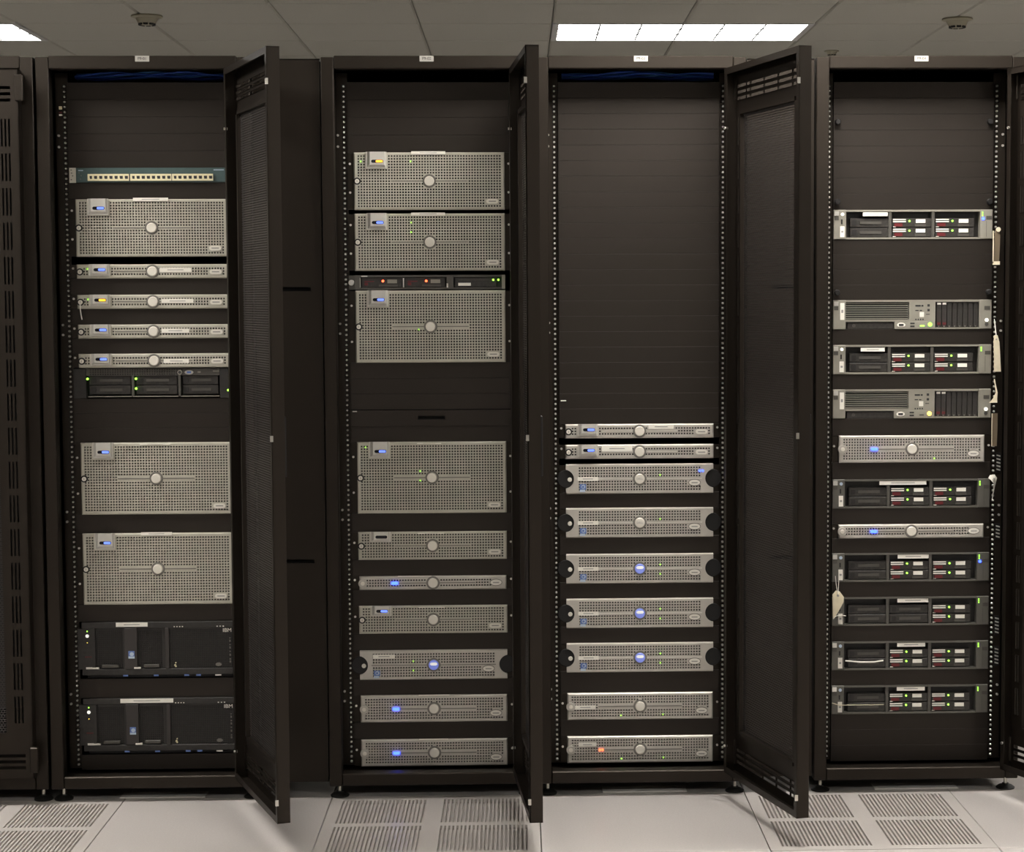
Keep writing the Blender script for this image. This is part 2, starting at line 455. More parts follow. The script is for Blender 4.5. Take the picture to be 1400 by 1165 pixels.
def filler(x0, x1, label):
    t = thing('filler_panel', label, 'panel', ((x0 + x1) / 2, 0, 0), 'filler panels between racks')
    hw = (x1 - x0) / 2 - .003
    def body(b):
        zs = [(.698 - .05, .709 - .05), (1.490 - .05, 1.502 - .05)]
        b.grille(2 * hw, 2.155 - .05, [(-.024, .064)], zs, lambda x, z: False, .02, lambda p, q, r: (p, .016 + r, .05 + q))
        b.box(-hw, hw, .016, .07, 2.152, 2.155); b.box(-hw, -hw + .002, .017, .07, .05, 2.152); b.box(hw - .002, hw, .017, .07, .05, 2.152)
    P(t, 'panel_sheet', 'rack_black', body, ('filler', round(hw, 4)))
    for z in (.698, 1.490): BX(t, 'slot_back', 'void_black', -.03, .07, .036, .04, z - .005, z + .017)
filler(CX[1] + W2, CX[2] - W2, 'black filler panel with two slots between the first and second open racks')
filler(CX[3] + W2, CX[4] - W2, 'black filler panel with two slots behind the third rack\'s open door')

# ------------------------------------------------------------------ server fronts (origin: bottom centre of the front face)
YB, YE, YP = .095, .100, .104
def sticker(par, x, z, w_, h_, y=-.0012, name='sticker', m='paper_white', lines=1):
    s = BX(par, name, m, x, x + w_, y, y + .0010, z, z + h_)
    if lines: BX(s, 'print_line', 'ink_grey', w_ * .25, w_ * .75, -.0003, .0002, h_ * .42, h_ * .60)
    return s
def led(par, x, z, c, r=.0021, y=-.0012): return DISC(par, 'led', 'led_' + c, x, z, r, y, y + .004, n=10)
def shell(t, h, hw=.214, depth=.60):
    BX(t, 'chassis', 'inner_black', -hw, hw, .022, depth, .0012, h - .0012)
    for s in (-1, 1):
        a, b = sorted((s * hw, s * .2375)); e = BX(t, 'mounting_ear', 'rack_black', a, b, .010, .013, .001, h - .001)
        n = max(1, round(h / .0889))
        for i in range(n):
            DISC(e, 'screw', 'zinc', (b - a) / 2 + s * .006, h * (i + .5) / n + .008, .0034, -.003, .001, n=10)
def bezel_plate(t, h, W, m, skip, mx, pitch=.0081, hole=.0050, key=None, c=.0035, mz=.0065):
    nx = int((W - 2 * mx) / pitch); x0 = -(nx * pitch) / 2 + (pitch - hole) / 2
    nz = int((h - 2 * mz + .003) / pitch); z0 = (h - nz * pitch) / 2 + (pitch - hole) / 2
    xs = [(x0 + i * pitch, x0 + i * pitch + hole) for i in range(nx)]
    zs = [(z0 + i * pitch - c, z0 + i * pitch + hole - c) for i in range(nz)]
    def fn(b):
        b.grille(W - 2 * c, h - 2 * c, xs, zs, lambda x, z: skip(x, z + c), .007, lambda p, q, r: (p, r, q + c))
        a = [(-W / 2 + c, 0, c), (W / 2 - c, 0, c), (W / 2 - c, 0, h - c), (-W / 2 + c, 0, h - c)]
        o_ = [(-W / 2, c, 0), (W / 2, c, 0), (W / 2, c, h), (-W / 2, c, h)]
        k_ = [(x, .020, z) for x, _, z in o_]
        for i in range(4):
            j = (i + 1) % 4
            b.quad(a[i], o_[i], o_[j], a[j]); b.quad(o_[i], k_[i], k_[j], o_[j])
    return P(t, 'bezel', m, fn, key)
def badge(t, z, lit=False, ring='ring_grey', r=.0145, text=False, m='badge_silver'):
    g_ = DISC(t, 'badge_ring', ring, 0, z, r + .0055, -.0012, .004, bev=.0008, n=28)
    b = DISC(t, 'badge', 'badge_lit' if lit else m, 0, z, r, -.0050, .003, bev=.002, n=28)
    if lit: CAP(b, 'glow_band', 'led_white', -.0105, .0105, -.0005, .0075, -.0004, .001)
    if text: TEXT(b, 'lettering', 'ink_grey', 'DELL', .0085, 0, -.0006, .0032 if lit else 0)
def logo(t, x, z, oval=False):
    if oval:
        p = DISC(t, 'model_plate', 'ring_grey', x, z, .0185, -.0010, .004, rz=.0105, n=28)
        DISC(p, 'plate_face', 'logo_pale', 0, 0, .0165, -.0012, .001, rz=.0085, n=28)
        BX(p, 'print_line', 'ink_grey', -.009, .009, -.0016, -.001, -.0018, .0012)
    else:
        p = CAP(t, 'model_plate', 'logo_pale', x - .0175, x + .0175, z - .007, z + .007, -.0025, .004)
        BX(p, 'print_line', 'ink_grey', .007, .028, -.0004, .0002, .0055, .0085)
def lock(t, x, z, m='inner_black', r=.0105):
    DISC(t, 'lock_recess', m, x, z, r, -.0008, .006, n=20)
    k = DISC(t, 'lock', 'badge_silver', x, z, .0066, -.0032, .002, bev=.001, n=18)
    BX(k, 'keyway', 'ink_grey', -.0008, .0008, -.0004, .0004, -.0028, .0028)
def lcd_server(k, z, h, label, lcd='blue', top=None, stick=None, leds=(), slit='ring_grey'):
    t = thing('rack_server', label, 'server', (CX[k], YB, z), 'silver mesh-fronted servers')
    small = h < .05; two = .05 < h < .1
    zc = h / 2; bh = .034 if small else (.030 if two else .047); W = .440
    bx0, bx1 = -.184, -.124
    lx, lz = .184, (.0185 if small else .022 if two else .024)
    def skip(x, q):
        if x * x + (q - zc) ** 2 < (.0205 if not small else .0215) ** 2: return True
        if abs(q - zc) < .0042 and abs(x) < .112: return True
        if bx0 - .001 < x < bx1 + .001 and q > h - bh - .003: return True
        if x < -.200 and abs(q - zc) < .012: return True
        return abs(x - lx) < .0185 and abs(q - lz) < .009
    shell(t, h)
    bezel_plate(t, h, W, 'bezel_pale' if k == 3 else 'bezel_grey', skip, .0085, key=('lcdbez', round(h, 3)))
    BX(t, 'accent_bar', slit, -.112, .112, -.0010, .003, zc - .0014, zc + .0014)
    badge(t, zc)
    logo(t, lx, lz); lock(t, -.2105, zc if not small else zc - .001)
    # raised housing with the status display
    def bump(b):
        z0, z1 = h - bh, h + (.0005 if small else .0012)
        o_ = [(bx0, 0, z0), (bx1, 0, z0), (bx1, 0, z1), (bx0, 0, z1)]
        r1 = [(bx0, -.0045, z0), (bx1, -.0045, z0), (bx1, -.0045, z1), (bx0, -.0045, z1)]
        r2 = [(bx0 + .0030, -.0045, z0 + .0030), (bx1 - .0030, -.0045, z0 + .0030), (bx1 - .0030, -.0045, z1), (bx0 + .0030, -.0045, z1)]
        d = .0085 if small or two else .011
        r3 = [(bx0 + .012, -.011, z0 + d), (bx1 - .006, -.011, z0 + d), (bx1 - .006, -.011, z1), (bx0 + .012, -.011, z1)]
        for p, q in ((o_, r1), (r1, r2), (r2, r3)):
            for i in range(4):
                j = (i + 1) % 4; b.quad(p[i], p[j], q[j], q[i])
        b.quad(*r3)
    B = P(t, 'display_housing', 'bump_silver', bump, ('bump', round(h, 3)))
    zc2 = h - bh + (.0185 if small else .0165 if two else .0205)
    CAP(B, 'display_glass', 'lcd_black', bx0 + .016, bx1 - .009, zc2 - .0045, zc2 + .0045, -.0120, -.010)
    if lcd: CAP(B, 'display_glow', 'glow_' + lcd, bx0 + .029, bx1 - .0105, zc2 - .0034, zc2 + .0034, -.0126, -.011)
    if top: s_ = sticker(t, top[0] * u, h - .006, top[1] * u, top[2] * u, y=-.0025, name='top_label')
    if stick: sticker(t, *[q * u for q in stick])
    for x, q, c in leds: led(t, x * u, q * u, c)
    return t
def led_server(k, z, h, label, light='blue', stick=None, leds=(), top=None, slit='ring_grey'):
    t = thing('rack_server', label, 'server', (CX[k], YB, z), 'silver mesh-fronted servers')
    small = h < .05; zc = h / 2; W = .436; lx, lz = (.187, zc) if small else (.184, .026)
    def skip(x, q):
        if x * x + (q - zc) ** 2 < .0215 ** 2: return True
        if abs(q - zc) < .0042 and abs(x) < .125: return True
        if x < -.197 and abs(q - zc) < .012: return True
        return ((x - lx) / .021) ** 2 + ((q - lz) / .0135) ** 2 < 1
    shell(t, h)
    bezel_plate(t, h, W, 'bezel_pale', skip, .0085, key=('ledbez', round(h, 3)))
    BX(t, 'accent_bar', slit, -.125, .125, -.0010, .003, zc - .0014, zc + .0014)
    badge(t, zc); logo(t, lx, lz, True)
    DISC(t, 'lock_boss', 'bezel_pale', -.2075, zc, .0135, -.0030, .006, bev=.001, n=22)
    DISC(t, 'lock', 'badge_silver', -.2075, zc, .0062, -.0046, .002, bev=.001, n=18)
    if light == 'blue':
        CAP(t, 'status_light', 'led_blue', -.1235, -.1025, zc - .0042, zc + .0042, -.0035, .002)
    elif light == 'amber':
        for x in (-.121, -.113): DISC(t, 'status_light', 'led_red', x, zc, .0034, -.003, .002, n=12)
    if stick: sticker(t, *[q * u for q in stick])
    if top: sticker(t, top[0] * u, h - .001, top[1] * u, .0025, y=-.0012, name='top_label', lines=0)
    for x, q, c in leds: led(t, x * u, q * u, c)
    return t
def notch_server(k, z, label, lit=True, leds=(), slit='zinc', stick=(-85, 16.5, 28, 5.5), extra=None):
    h = .0825; W = .438; zc = h / 2; xs_ = .186
    t = thing('rack_server', label, 'server', (CX[k], YB, z), 'silver servers with notched ends')
    lx, lz = .163, .029
    def skip(x, q):
        if x * x + (q - zc) ** 2 < .0225 ** 2: return True
        if abs(q - zc) < .0042: return True
        return ((x - lx) / .021) ** 2 + ((q - lz) / .012) ** 2 < 1
    shell(t, h)
    m = 'bezel_pale'
    def fn(b):
        p_, ho = .0081, .0050; nx = 45; x0 = -nx * p_ / 2 + (p_ - ho) / 2; nz = 9; z0 = (h - nz * p_) / 2 + (p_ - ho) / 2
        b.grille(2 * xs_, h, [(x0 + i * p_, x0 + i * p_ + ho) for i in range(nx)], [(z0 + i * p_, z0 + i * p_ + ho) for i in range(nz)], skip, .007, lambda p, q, r: (p, r, q))
        for zz, sg in ((0, -1), (h, 1)):
            b.quad((-W / 2, .004, zz + sg * .003), (W / 2, .004, zz + sg * .003), (W / 2, 0, zz), (-W / 2, 0, zz))
            b.quad((-W / 2, .004, zz + sg * .003), (W / 2, .004, zz + sg * .003), (W / 2, .02, zz + sg * .003), (-W / 2, .02, zz + sg * .003))
        for s in (-1, 1):
            R0, cx = .0285, W / 2 + .0045; a0 = math.acos(.0045 / R0)
            pts = [(xs_, 0), (W / 2, 0)]
            for i in range(15):
                th = (math.pi + a0) - (2 * a0) * i / 14
                pts.append((cx + R0 * math.cos(th), zc + R0 * math.sin(th)))
            pts += [(W / 2, h), (xs_, h)]
            b.prism([(s * x, q) for x, q in pts], 0, .018)
    P(t, 'bezel', m, fn, 'notchbez')
    BX(t, 'accent_bar', slit, -.185, .185, -.0008, .003, zc - .0013, zc + .0013)
    badge(t, zc, lit=lit, text=True, r=.0150)
    logo(t, lx, lz, True)
    for s in (-1, 1): DISC(t, 'handle_cap', 'inner_black', s * (W / 2 - .001), zc, .027, .006, .0165, bev=.002, n=28)
    DISC(t, 'lock', 'badge_silver', -.2075, zc - .002, .0066, .003, .008, bev=.001, n=18)
    sticker(t, *[q * u for q in stick])
    ip = BX(t, 'processor_sticker', 'sticker_blue', -.178, -.159, -.0012, 0, .010, .026)
    DISC(ip, 'swirl', 'sticker_ice', .0105, .0085, .0058, -.0004, .0006, n=16)
    DISC(ip, 'swirl_centre', 'sticker_blue', .0098, .0082, .0036, -.0007, .0006, n=14)
    BX(t, 'sticker_base', 'sticker_ice', -.178, -.162, -.0012, 0, .003, .0098)
    for x, q, c in leds: led(t, x * u, q * u, c)
    if extra: extra(t)
    return t
def drive(t, x, z, lit=True, w_=.116, h_=.026):
    """hot-swap drive carrier with handle stripes, red latch, lamp and silver label"""
    d = BX(t, 'drive_carrier', 'drive_black', x, x + w_, .008, .05, z, z + h_, .001)
    for q in (.0145, .0205): BX(d, 'handle_stripe', 'paper_white', .002, .040, -.003, .001, q, q + .0030)
    BX(d, 'release_latch', 'drive_red', .006, .030, -.003, .001, .002, .0115)
    BX(d, 'foot_stripe', 'paper_white', .002, .010, -.003, .001, .0, .0016)
    if lit: DISC(d, 'led', 'led_green', .051, .018, .0029, -.003, .001, n=10)
    BX(d, 'drive_label', 'paper_white', .070, .098, -.003, .001, .0125, .0232)
    BX(d, 'drive_slot', 'hp_dark', .068, .100, -.002, .001, .002, .009)
    return d
def drive_blank(t, x, z, w_=.116, h_=.026):
    d = BX(t, 'drive_blank', 'drive_black', x, x + w_, .009, .05, z, z + h_, .001)
    BX(d, 'grip', 'hp_dark', w_ * .25, w_ * .8, -.002, .001, h_ * .35, h_ * .65)
    BX(d, 'tab', 'bay_black', w_ * .04, w_ * .16, -.002, .001, h_ * .2, h_ * .8)
    return d
def ear(t, s, h, m='hp_grey'):
    a, b = sorted((s * .199, s * .2365))
    e = BX(t, 'end_block', m, a, b, 0, .030, 0, h, .0015)
    return e
def bay_server(k, z, label, mid=True, lab=(-72, 31, 33, 5), right_blue=False, white_led=True, m='hp_grey', extra=None, dim=()):
    """2U server with three open drive bays in a grey frame"""
    h = .0865
    t = thing('rack_server', label, 'server', (CX[k], YE, z), 'grey servers with open drive bays')
    BX(t, 'chassis', 'bay_black', -.214, .214, .045, .62, .001, h - .001)
    BX(t, 'top_rail', m, -.199, .199, .001, .046, h - .0055, h)
    BX(t, 'bottom_rail', m, -.199, .199, .001, .046, 0, .0050)
    L = ear(t, -1, h, m); Rr = ear(t, 1, h, m)
    BX(L, 'thumb_latch', 'zinc', .002, .015, -.003, .001, h - .017, h - .004)
    BX(L, 'latch_slot', 'hp_dark', .002, .015, -.001, .001, h - .030, h - .019)
    BX(L, 'indicator_window', 'bay_black', .0215, .026, -.001, .001, h - .042, h - .028)
    sticker(L, .019, .006, .013, .032, name='service_sticker')
    DISC(L, 'led', 'led_white' if white_led else 'sticker_ice', .026, h - .013, .0048, -.002, .001, n=14)
    for q in range(3): BX(Rr, 'led_bar', 'led_green', .005, .0085, -.001, .001, h - .010 - q * .005, h - .007 - q * .005)
    if right_blue: DISC(Rr, 'led', 'led_blue', .009, h - .027, .0042, -.002, .001, n=14)
    BX(Rr, 'latch_slot', 'hp_dark', .018, .035, -.001, .001, h - .030, h - .019)
    BX(Rr, 'seam', 'hp_dark', .0185, .0195, -.0006, .001, .006, h - .034)
    BX(t, 'bay_floor', 'bay_black', -.199, .199, .028, .046, .005, h - .0055)
    X = (-.186, -.061, .067)
    for i, x in enumerate(X):
        if i: BX(t, 'bay_divider', 'hp_dark', x - .012, x - .003, .003, .046, .005, h - .0055)
        for r in range(2):
            zz = .007 + r * .0285
            if i == 0 or (i == 1 and not mid): drive_blank(t, x, zz)
            else: drive(t, x, zz, lit=(i, r) not in dim)
    sticker(t, *[q * u for q in lab], y=.002)
    if extra: extra(t)
    return t
def louver_server(k, z, label, power='green'):
    """2U server with louvered left half and eight slim vertical drive bays"""
    h = .0865
    t = thing('rack_server', label, 'server', (CX[k], YE, z), 'grey louvered servers')
    BX(t, 'chassis', 'bay_black', -.214, .214, .030, .62, .001, h - .001)
    L = ear(t, -1, h); Rr = ear(t, 1, h)
    sticker(L, .0205, .028, .0125, .05, name='service_sticker')
    BX(L, 'thumb_latch', 'zinc', .002, .015, -.003, .001, h - .017, h - .004); BX(L, 'latch_slot', 'hp_dark', .002, .015, -.001, .001, h - .030, h - .019)
    BX(t, 'top_rail', 'hp_grey', -.199, .199, 0, .030, h - .006, h); BX(t, 'middle_rail', 'hp_grey', -.199, -.010, 0, .030, .0225, .0285)
    BX(t, 'louver_back', 'bay_black', -.199, -.010, .024, .030, .0285, h - .006)
    for i in range(8):
        zz = .0305 + i * .0064
        P(t, 'louver', 'hp_grey', lambda b: b.prism_z([(0, 0), (.189, 0), (.189, .018), (0, .018)], 0, .0022), 'louver', (-.199, .003, zz))
    o = BX(t, 'optical_drive', 'drive_black', -.194, -.056, .004, .030, .001, .0205, .001)
    DISC(o, 'eject_button', 'hp_dark', .02, .010, .005, -.0015, .001, n=12)
    c = BX(t, 'control_panel', 'hp_grey', -.054, .068, 0, .030, 0, .0225, .001)
    f = DISC(c, 'video_port', 'paper_white', .020, .0125, .0125, -.001, .001, rz=.0068, n=22); BX(f, 'socket', 'ink_dark', -.007, .007, -.0012, .0006, -.003, .003)
    for q in (.006, .0145): BX(c, 'usb_port', 'ink_dark', .047, .060, -.001, .001, q, q + .0045)
    CAP(c, 'status_bar', 'led_green' if power == 'green' else 'hp_dark', .076, .090, .0075, .0115, -.001, .001)
    DISC(c, 'power_light', 'led_green' if power == 'green' else 'led_amber', .106, .0135, .0062, -.002, .001, n=16)
    d = BX(t, 'diagnostic_panel', 'hp_grey', -.010, .068, .0005, .030, .0225, h - .006)
    for i, (a, b, e, g_) in enumerate(((.018, .034, .044, .049), (.036, .042, .044, .049), (.018, .028, .031, .034), (.031, .038, .031, .034), (.018, .022, .004, .008), (.025, .029, .004, .008), (.032, .036, .004, .008), (.039, .043, .004, .008), (.054, .061, .044, .051), (.054, .061, .030, .037), (.050, .061, .020, .022))):
        BX(d, 'diagram_mark', 'ink_dark', a, b, -.0006, .0004, e, g_)
    BX(d, 'diagram_core', 'logo_pale', .031, .044, -.0006, .0004, .013, .028)
    BX(t, 'bottom_rail', 'hp_grey', .068, .199, 0, .030, 0, .0045)
    for i in range(8):
        x = .0725 + i * .0157
        dv = BX(t, 'drive_carrier', 'drive_black', x, x + .0142, .004, .030, .0055, h - .007, .0008)
        if i < 2:
            BX(dv, 'label_strip', 'paper_white', .0015, .0125, -.0015, .001, .067, .0725); BX(dv, 'release_latch', 'drive_red', .002, .0122, -.0015, .001, .007, .014)
        BX(dv, 'seam_line', 'bay_black', .002, .0122, -.0006, .001, .055, .057)
        BX(dv, 'foot_stripe', 'hp_grey', .005, .008, -.0008, .001, .001, .004)
    BX(Rr, 'latch_slot', 'hp_dark', .015, .032, -.001, .001, h - .030, h - .019)
    DISC(Rr, 'button_light', 'led_white', .022, .026, .0055, -.003, .001, n=16); DISC(Rr, 'button', 'hp_dark', .022, .014, .0055, -.002, .001, n=16)
    return t
def tower_server(k, z, label, lab):
    """4U dark server with two mesh bays and a wide perforated drive field"""
    h = .170
    t = thing('rack_server', label, 'server', (CX[k] - .003, YB, z), 'dark four-unit servers')
    BX(t, 'chassis', 'inner_black', -.214, .214, .020, .64, .001, h - .001)
    BX(t, 'top_frame', 'ibm_black', -.225, .222, 0, .020, h - .018, h, .001)
    BX(t, 'bottom_frame', 'ibm_black', -.225, .222, 0, .020, .012, .030, .001)
    for x in (-.105, -.015, .075, .110): BX(t, 'blue_tab', 'sticker_blue', x, x + .014, -.001, .001, .008, .0125)
    BX(t, 'silver_tab', 'logo_pale', .166, .184, -.001, .001, .008, .0115)
    for a, b in ((-.237, -.185), (-.100, -.062), (.020, .032)): BX(t, 'pillar', 'ibm_black' if a < -.2 else 'pillar_black', a, b, -.002, .0165, .030, h - .018, .001)
    for a, b in ((-.185, -.100), (-.062, .020)):
        def fn(bb):
            n = int((b - a) / .006)
            bb.grille(b - a, h - .048, [(a + .002 + i * .006, a + .002 + i * .006 + .0035) for i in range(n - 1)], [(.002 + i * .006, .0055 + i * .006) for i in range(19)], lambda x, q: False, .003, lambda p, q, r: (p, .008 + r, .030 + q), a)
        P(t, 'vent_bay', 'ibm_black', fn, ('tb', a))
        BX(t, 'bay_handle', 'hp_dark', a + .018, b - .018, -.001, .008, .034, .043, .001)
        BX(t, 'bay_latch', 'logo_pale', a - .010, a + .010, -.004, .001, .031, .036)
    def fn2(bb):
        n = 34
        bb.grille(.190, h - .048, [(.033 + i * .0055, .0363 + i * .0055) for i in range(n)], [(.002 + i * .0055, .0053 + i * .0055) for i in range(21)], lambda x, q: False, .002, lambda p, q, r: (p, .004 + r, .030 + q), .032)
    P(t, 'perforated_panel', 'ibm_black', fn2, 'tb2')
    for i in range(4): BX(t, 'edge_mark', 'logo_pale', .046 + i * .008, .0495 + i * .008, -.0008, .001, h - .016, h - .013)
    for i in range(3): BX(t, 'edge_mark', 'logo_pale', .172 + i * .009, .176 + i * .009, -.0008, .001, h - .016, h - .013)
    for i, q in enumerate((.118, .108, .098, .088, .078, .066, .055, .046)): BX(t, 'side_mark', 'ring_grey', .2085, .2125, .002, .004, q, q + (.006 if i % 2 else .003))
    TEXT(t, 'maker_lettering', 'paper_white', 'IBM', .016, .203, .001, h - .027, 1.05)
    sb = BX(t, 'processor_sticker', 'sticker_blue', -.088, -.070, -.0035, -.002, .062, .084)
    DISC(sb, 'swirl', 'sticker_ice', .010, .013, .006, -.0005, .001, n=14); BX(sb, 'sticker_base', 'sticker_ice', 0, .018, -.0004, .001, 0, .006)
    led(t, -.208, h - .026, 'green', .002, -.003); led(t, -.208, h - .040, 'white', .0052, -.003); led(t, -.208, h - .060, 'amber', .0012, -.003)
    BX(t, 'switch_plate', 'drive_red', -.216, -.196, -.003, 0, .066, .069); BX(t, 'switch_tab', 'logo_pale', -.213, -.195, -.004, 0, .031, .037)
    for (x, q, r) in ((.048, .040, .003), (.050, .036, .0025), (.050, .047, .002)): DISC(t, 'panel_screw', 'cream', x, q, r, .001, .006, n=8)
    DISC(t, 'panel_rosette', 'ring_grey', .176, .041, .009, .001, .006, rz=.005, n=12)
    sticker(t, lab[0] * u, h - .0135, lab[1] * u, .0125, y=-.002)
    return t
def dark_server(k, z, label):
    h = .0880
    t = thing('rack_server', label, 'server', (CX[k], YE, z), 'dark servers with open drive bays')
    BX(t, 'chassis', 'inner_black', -.214, .214, .035, .62, .001, h - .001)
    def fn(b):
        b.grille(.43, .020, [(-.19 + i * .0072, -.1858 + i * .0072) for i in range(38)], [(.002, .0058), (.0085, .0123), (.015, .0185)], lambda x, q: False, .004, lambda p, q, r: (p, .004 + r, h - .021 + q))
    P(t, 'vent_strip', 'hp_dark', fn, 'dk')
    BX(t, 'end_block', 'ibm_black', -.237, -.200, 0, .035, 0, h, .001); BX(t, 'end_block', 'ibm_black', .190, .232, 0, .035, 0, h, .001)
    DISC(t, 'audio_port', 'steel', .073, h - .012, .0068, .001, .006, n=18); DISC(t, 'port_hole', 'ink_dark', .073, h - .012, .0045, .000, .006, n=16)
    v = DISC(t, 'video_port', 'steel', .100, h - .012, .0130, .001, .006, rz=.0062, n=20); BX(v, 'socket', 'sticker_blue', -.006, .006, -.0008, .001, -.003, .003)
    BX(t, 'port_mark', 'hp_grey', .125, .134, .002, .006, h - .014, h - .009); BX(t, 'port_mark', 'hp_grey', .170, .188, .001, .006, h - .010, h - .0075)
    for i, (a, b) in enumerate(((-.196, -.068), (-.060, .068), (.076, .188))):
        for r in range(2):
            d = drive_blank(t, a + .004, .012 + r * .028, b - a - .008)
    for a, b in ((-.196, -.068), (-.064, .068), (.076, .188)): BX(t, 'bottom_lip', 'hp_grey', a, b, .000, .030, .0045, .0068)
    BX(t, 'bay_divider', 'hp_dark', -.068, -.061, .002, .035, .007, h - .02); BX(t, 'bay_divider', 'hp_dark', .068, .075, .002, .035, .007, h - .02)
    for x, q in ((-.196, .058), (-.055, .058), (-.055, .029), (.214, .023)): led(t, x, q, 'green', .0034, -.001)
    return t
def slim_drive_server(k, z, label):
    h = .0415
    t = thing('rack_server', label, 'server', (CX[k] - .002, YE, z))
    BX(t, 'chassis', 'bay_black', -.214, .214, .030, .62, .001, h - .001)
    BX(t, 'top_rail', 'hp_dark', -.219, .222, 0, .030, h - .0055, h); BX(t, 'bottom_rail', 'hp_dark', -.219, .222, 0, .030, 0, .005)
    BX(t, 'end_block', 'hp_dark', -.219, -.205, 0, .030, .005, h - .0055); BX(t, 'end_block', 'hp_grey', .212, .222, -.001, .030, 0, h)
    DISC(t, 'thumb_screw', 'zinc', -.229, h * .48, .0085, -.004, .012, bev=.001, n=20)
    BX(t, 'mounting_ear', 'hp_dark', -.2375, -.219, .009, .012, 0, h)
    for x in (-.199, -.072):
        d = BX(t, 'drive_carrier', 'drive_black', x, x + .118, .006, .030, .006, h - .007, .0008)
        BX(d, 'handle_edge', 'zinc' if x > -.1 else 'hp_grey', -.006, -.003, -.006, .001, 0, .027)
        BX(d, 'release_latch', 'drive_red', .008, .036, -.002, .001, .016, .019); BX(d, 'release_latch', 'drive_red', .008, .018, -.002, .001, .006, .014)
        DISC(d, 'led', 'led_red', .062, .0185, .0034, -.003, .001, n=12)
        BX(d, 'drive_label', 'hp_grey', .075, .103, -.002, .001, .012, .023)
        BX(d, 'drive_slot', 'hp_dark', .05, .105, -.002, .001, .002, .008)
    BX(t, 'right_frame', 'hp_dark', .050, .070, 0, .030, .005, h - .0055); BX(t, 'frame_edge', 'zinc', .050, .0545, -.002, .001, .005, .017)
    f = BX(t, 'floppy_drive', 'drive_black', .074, .196, .004, .030, .006, h - .007, .0008)
    BX(f, 'drive_slot', 'hp_dark', .012, .115, -.001, .001, .020, .022); BX(f, 'drive_tab', 'paper_white', .010, .047, -.002, .001, .004, .0125)
    for x in (.187, .202): led(t, x, h - .0145, 'green', .0032, -.001)
    BX(t, 'top_mark', 'paper_white', -.200, -.182, -.0008, .001, h - .004, h - .0015)
    return t
def switch(k, z, label):
    h = .0425
    t = thing('network_switch', label, 'switch', (CX[k] + .002, YE, z))
    BX(t, 'body', 'teal', -.219, .222, 0, .30, 0, h, .0015)
    e = BX(t, 'mounting_ear', 'ear_grey', -.238, -.219, -.001, .002, -.001, h)
    for i, (a, q) in enumerate(((.004, .036), (.005, .027), (.008, .019), (.004, .008))): BX(e, 'ear_hole', 'ink_dark', a, a + .0035, -.0006, .0005, q, q + .0025)
    BX(t, 'port_recess', 'ink_dark', -.185, .177, -.0012, .001, .0045, .0245)
    for n_, x0 in enumerate((-.184, -.061, .060)):
        W = .1185
        def fn(b):
            pw = W / 8
            xs = [(i * pw + .0035 + (0 if i else .002), i * pw + pw - .0020) for i in range(8)]
            b.grille(W, .0195, xs, [(.0052, .0140)], lambda x, q: False, .009, lambda p, q, r: (p, -.006 + r, q), 0.)
            b.box(0, W, -.006, -.0005, -.0001, 0); b.box(0, W, -.006, -.0005, .0195, .0196); b.box(-.0001, 0, -.006, -.0005, 0, .0195); b.box(W, W + .0001, -.006, -.0005, 0, .0195)
        pb = P(t, 'port_block', 'cream', fn, 'portblock', (x0, 0, .0048))
        for i in range(8):
            pw = W / 8; a = i * pw + .0035 + (0 if i else .002); c = i * pw + pw - .0020
            P(pb, 'port', 'ink_dark', lambda b: b.prism([(.0020, 0), (c - a - .0020, 0), (c - a, .004), (c - a, .0088), (0, .0088), (0, .004)], 0, .004), ('port', i == 0), (a, -.0052, .0052))
    BX(t, 'model_print', 'sticker_ice', .180, .210, -.0004, .001, h - .0075, h - .0055); BX(t, 'maker_print', 'sticker_ice', -.212, -.198, -.0004, .001, h - .009, h - .0065)
    for x, q in ((-.210, .028), (-.204, .020), (-.206, .010)): DISC(t, 'status_dot', 'ring_grey', x, q, .0016, -.0006, .001, n=8)
    return t
def drawer(k, z, label):
    h = .049
    t = thing('console_drawer', label, 'drawer', (CX[k], YP - .004, z))
    def fn(b):
        b.grille(.474, h - .002, [(-.040, .040)], [(.0195, .030)], lambda x, q: False, .014, lambda p, q, r: (p, r, q))
        for a in (0, h - .003): b.box(-.237, .237, .0002, .4, a, a + .001)
    P(t, 'front_panel', 'panel_black', fn, 'drawer')
    BX(t, 'handle_recess', 'void_black', -.043, .043, .014, .017, .017, .033)
    BX(t, 'tray', 'inner_black', -.214, .214, .02, .5, .003, h - .004)
    BX(t, 'latch_tab', 'zinc', -.232, -.219, -.003, .001, h - .006, h - .003)
    return t

ITEMS = {1: [], 2: [], 3: [], 4: []}
def put(k, z, h): ITEMS[k].append((z, z + h))
def S(fn, k, z, h, *a, **kw):
    put(k, z, h)
    return fn(k, z, h, *a, **kw) if fn in (lcd_server, led_server) else fn(k, z, *a, **kw)
# first open rack
S(switch, 1, 1.8085, .0425, 'teal network switch with a row of cream ports in the leftmost open rack')
S(lcd_server, 1, 1.593, .167, 'tall silver mesh server with blue display just below the teal switch', top=(-24, 47, 4.5))
S(lcd_server, 1, 1.5295, .041, 'thin silver server with blue display, uppermost of four thin ones in first rack', stick=(9.5, 8.5, 43, 5.5), leds=((-87, 13, 'green'),))
am = S(lcd_server, 1, 1.441, .041, 'thin silver server with an amber display in the first rack', lcd='amber', stick=(11.5, 7.5, 43, 5.5), leds=((-87, 13, 'green'),))
P(am, 'hanging_key', 'logo_pale', lambda b: b.tube([(-.2105, -.006, .018), (-.2095, -.009, .0), (-.2075, -.009, -.018), (-.205, -.009, -.031)], .0017), smooth=True)
S(lcd_server, 1, 1.354, .041, 'thin silver server with blue display directly below the amber-display one', stick=(11, 7.5, 37, 5.5))
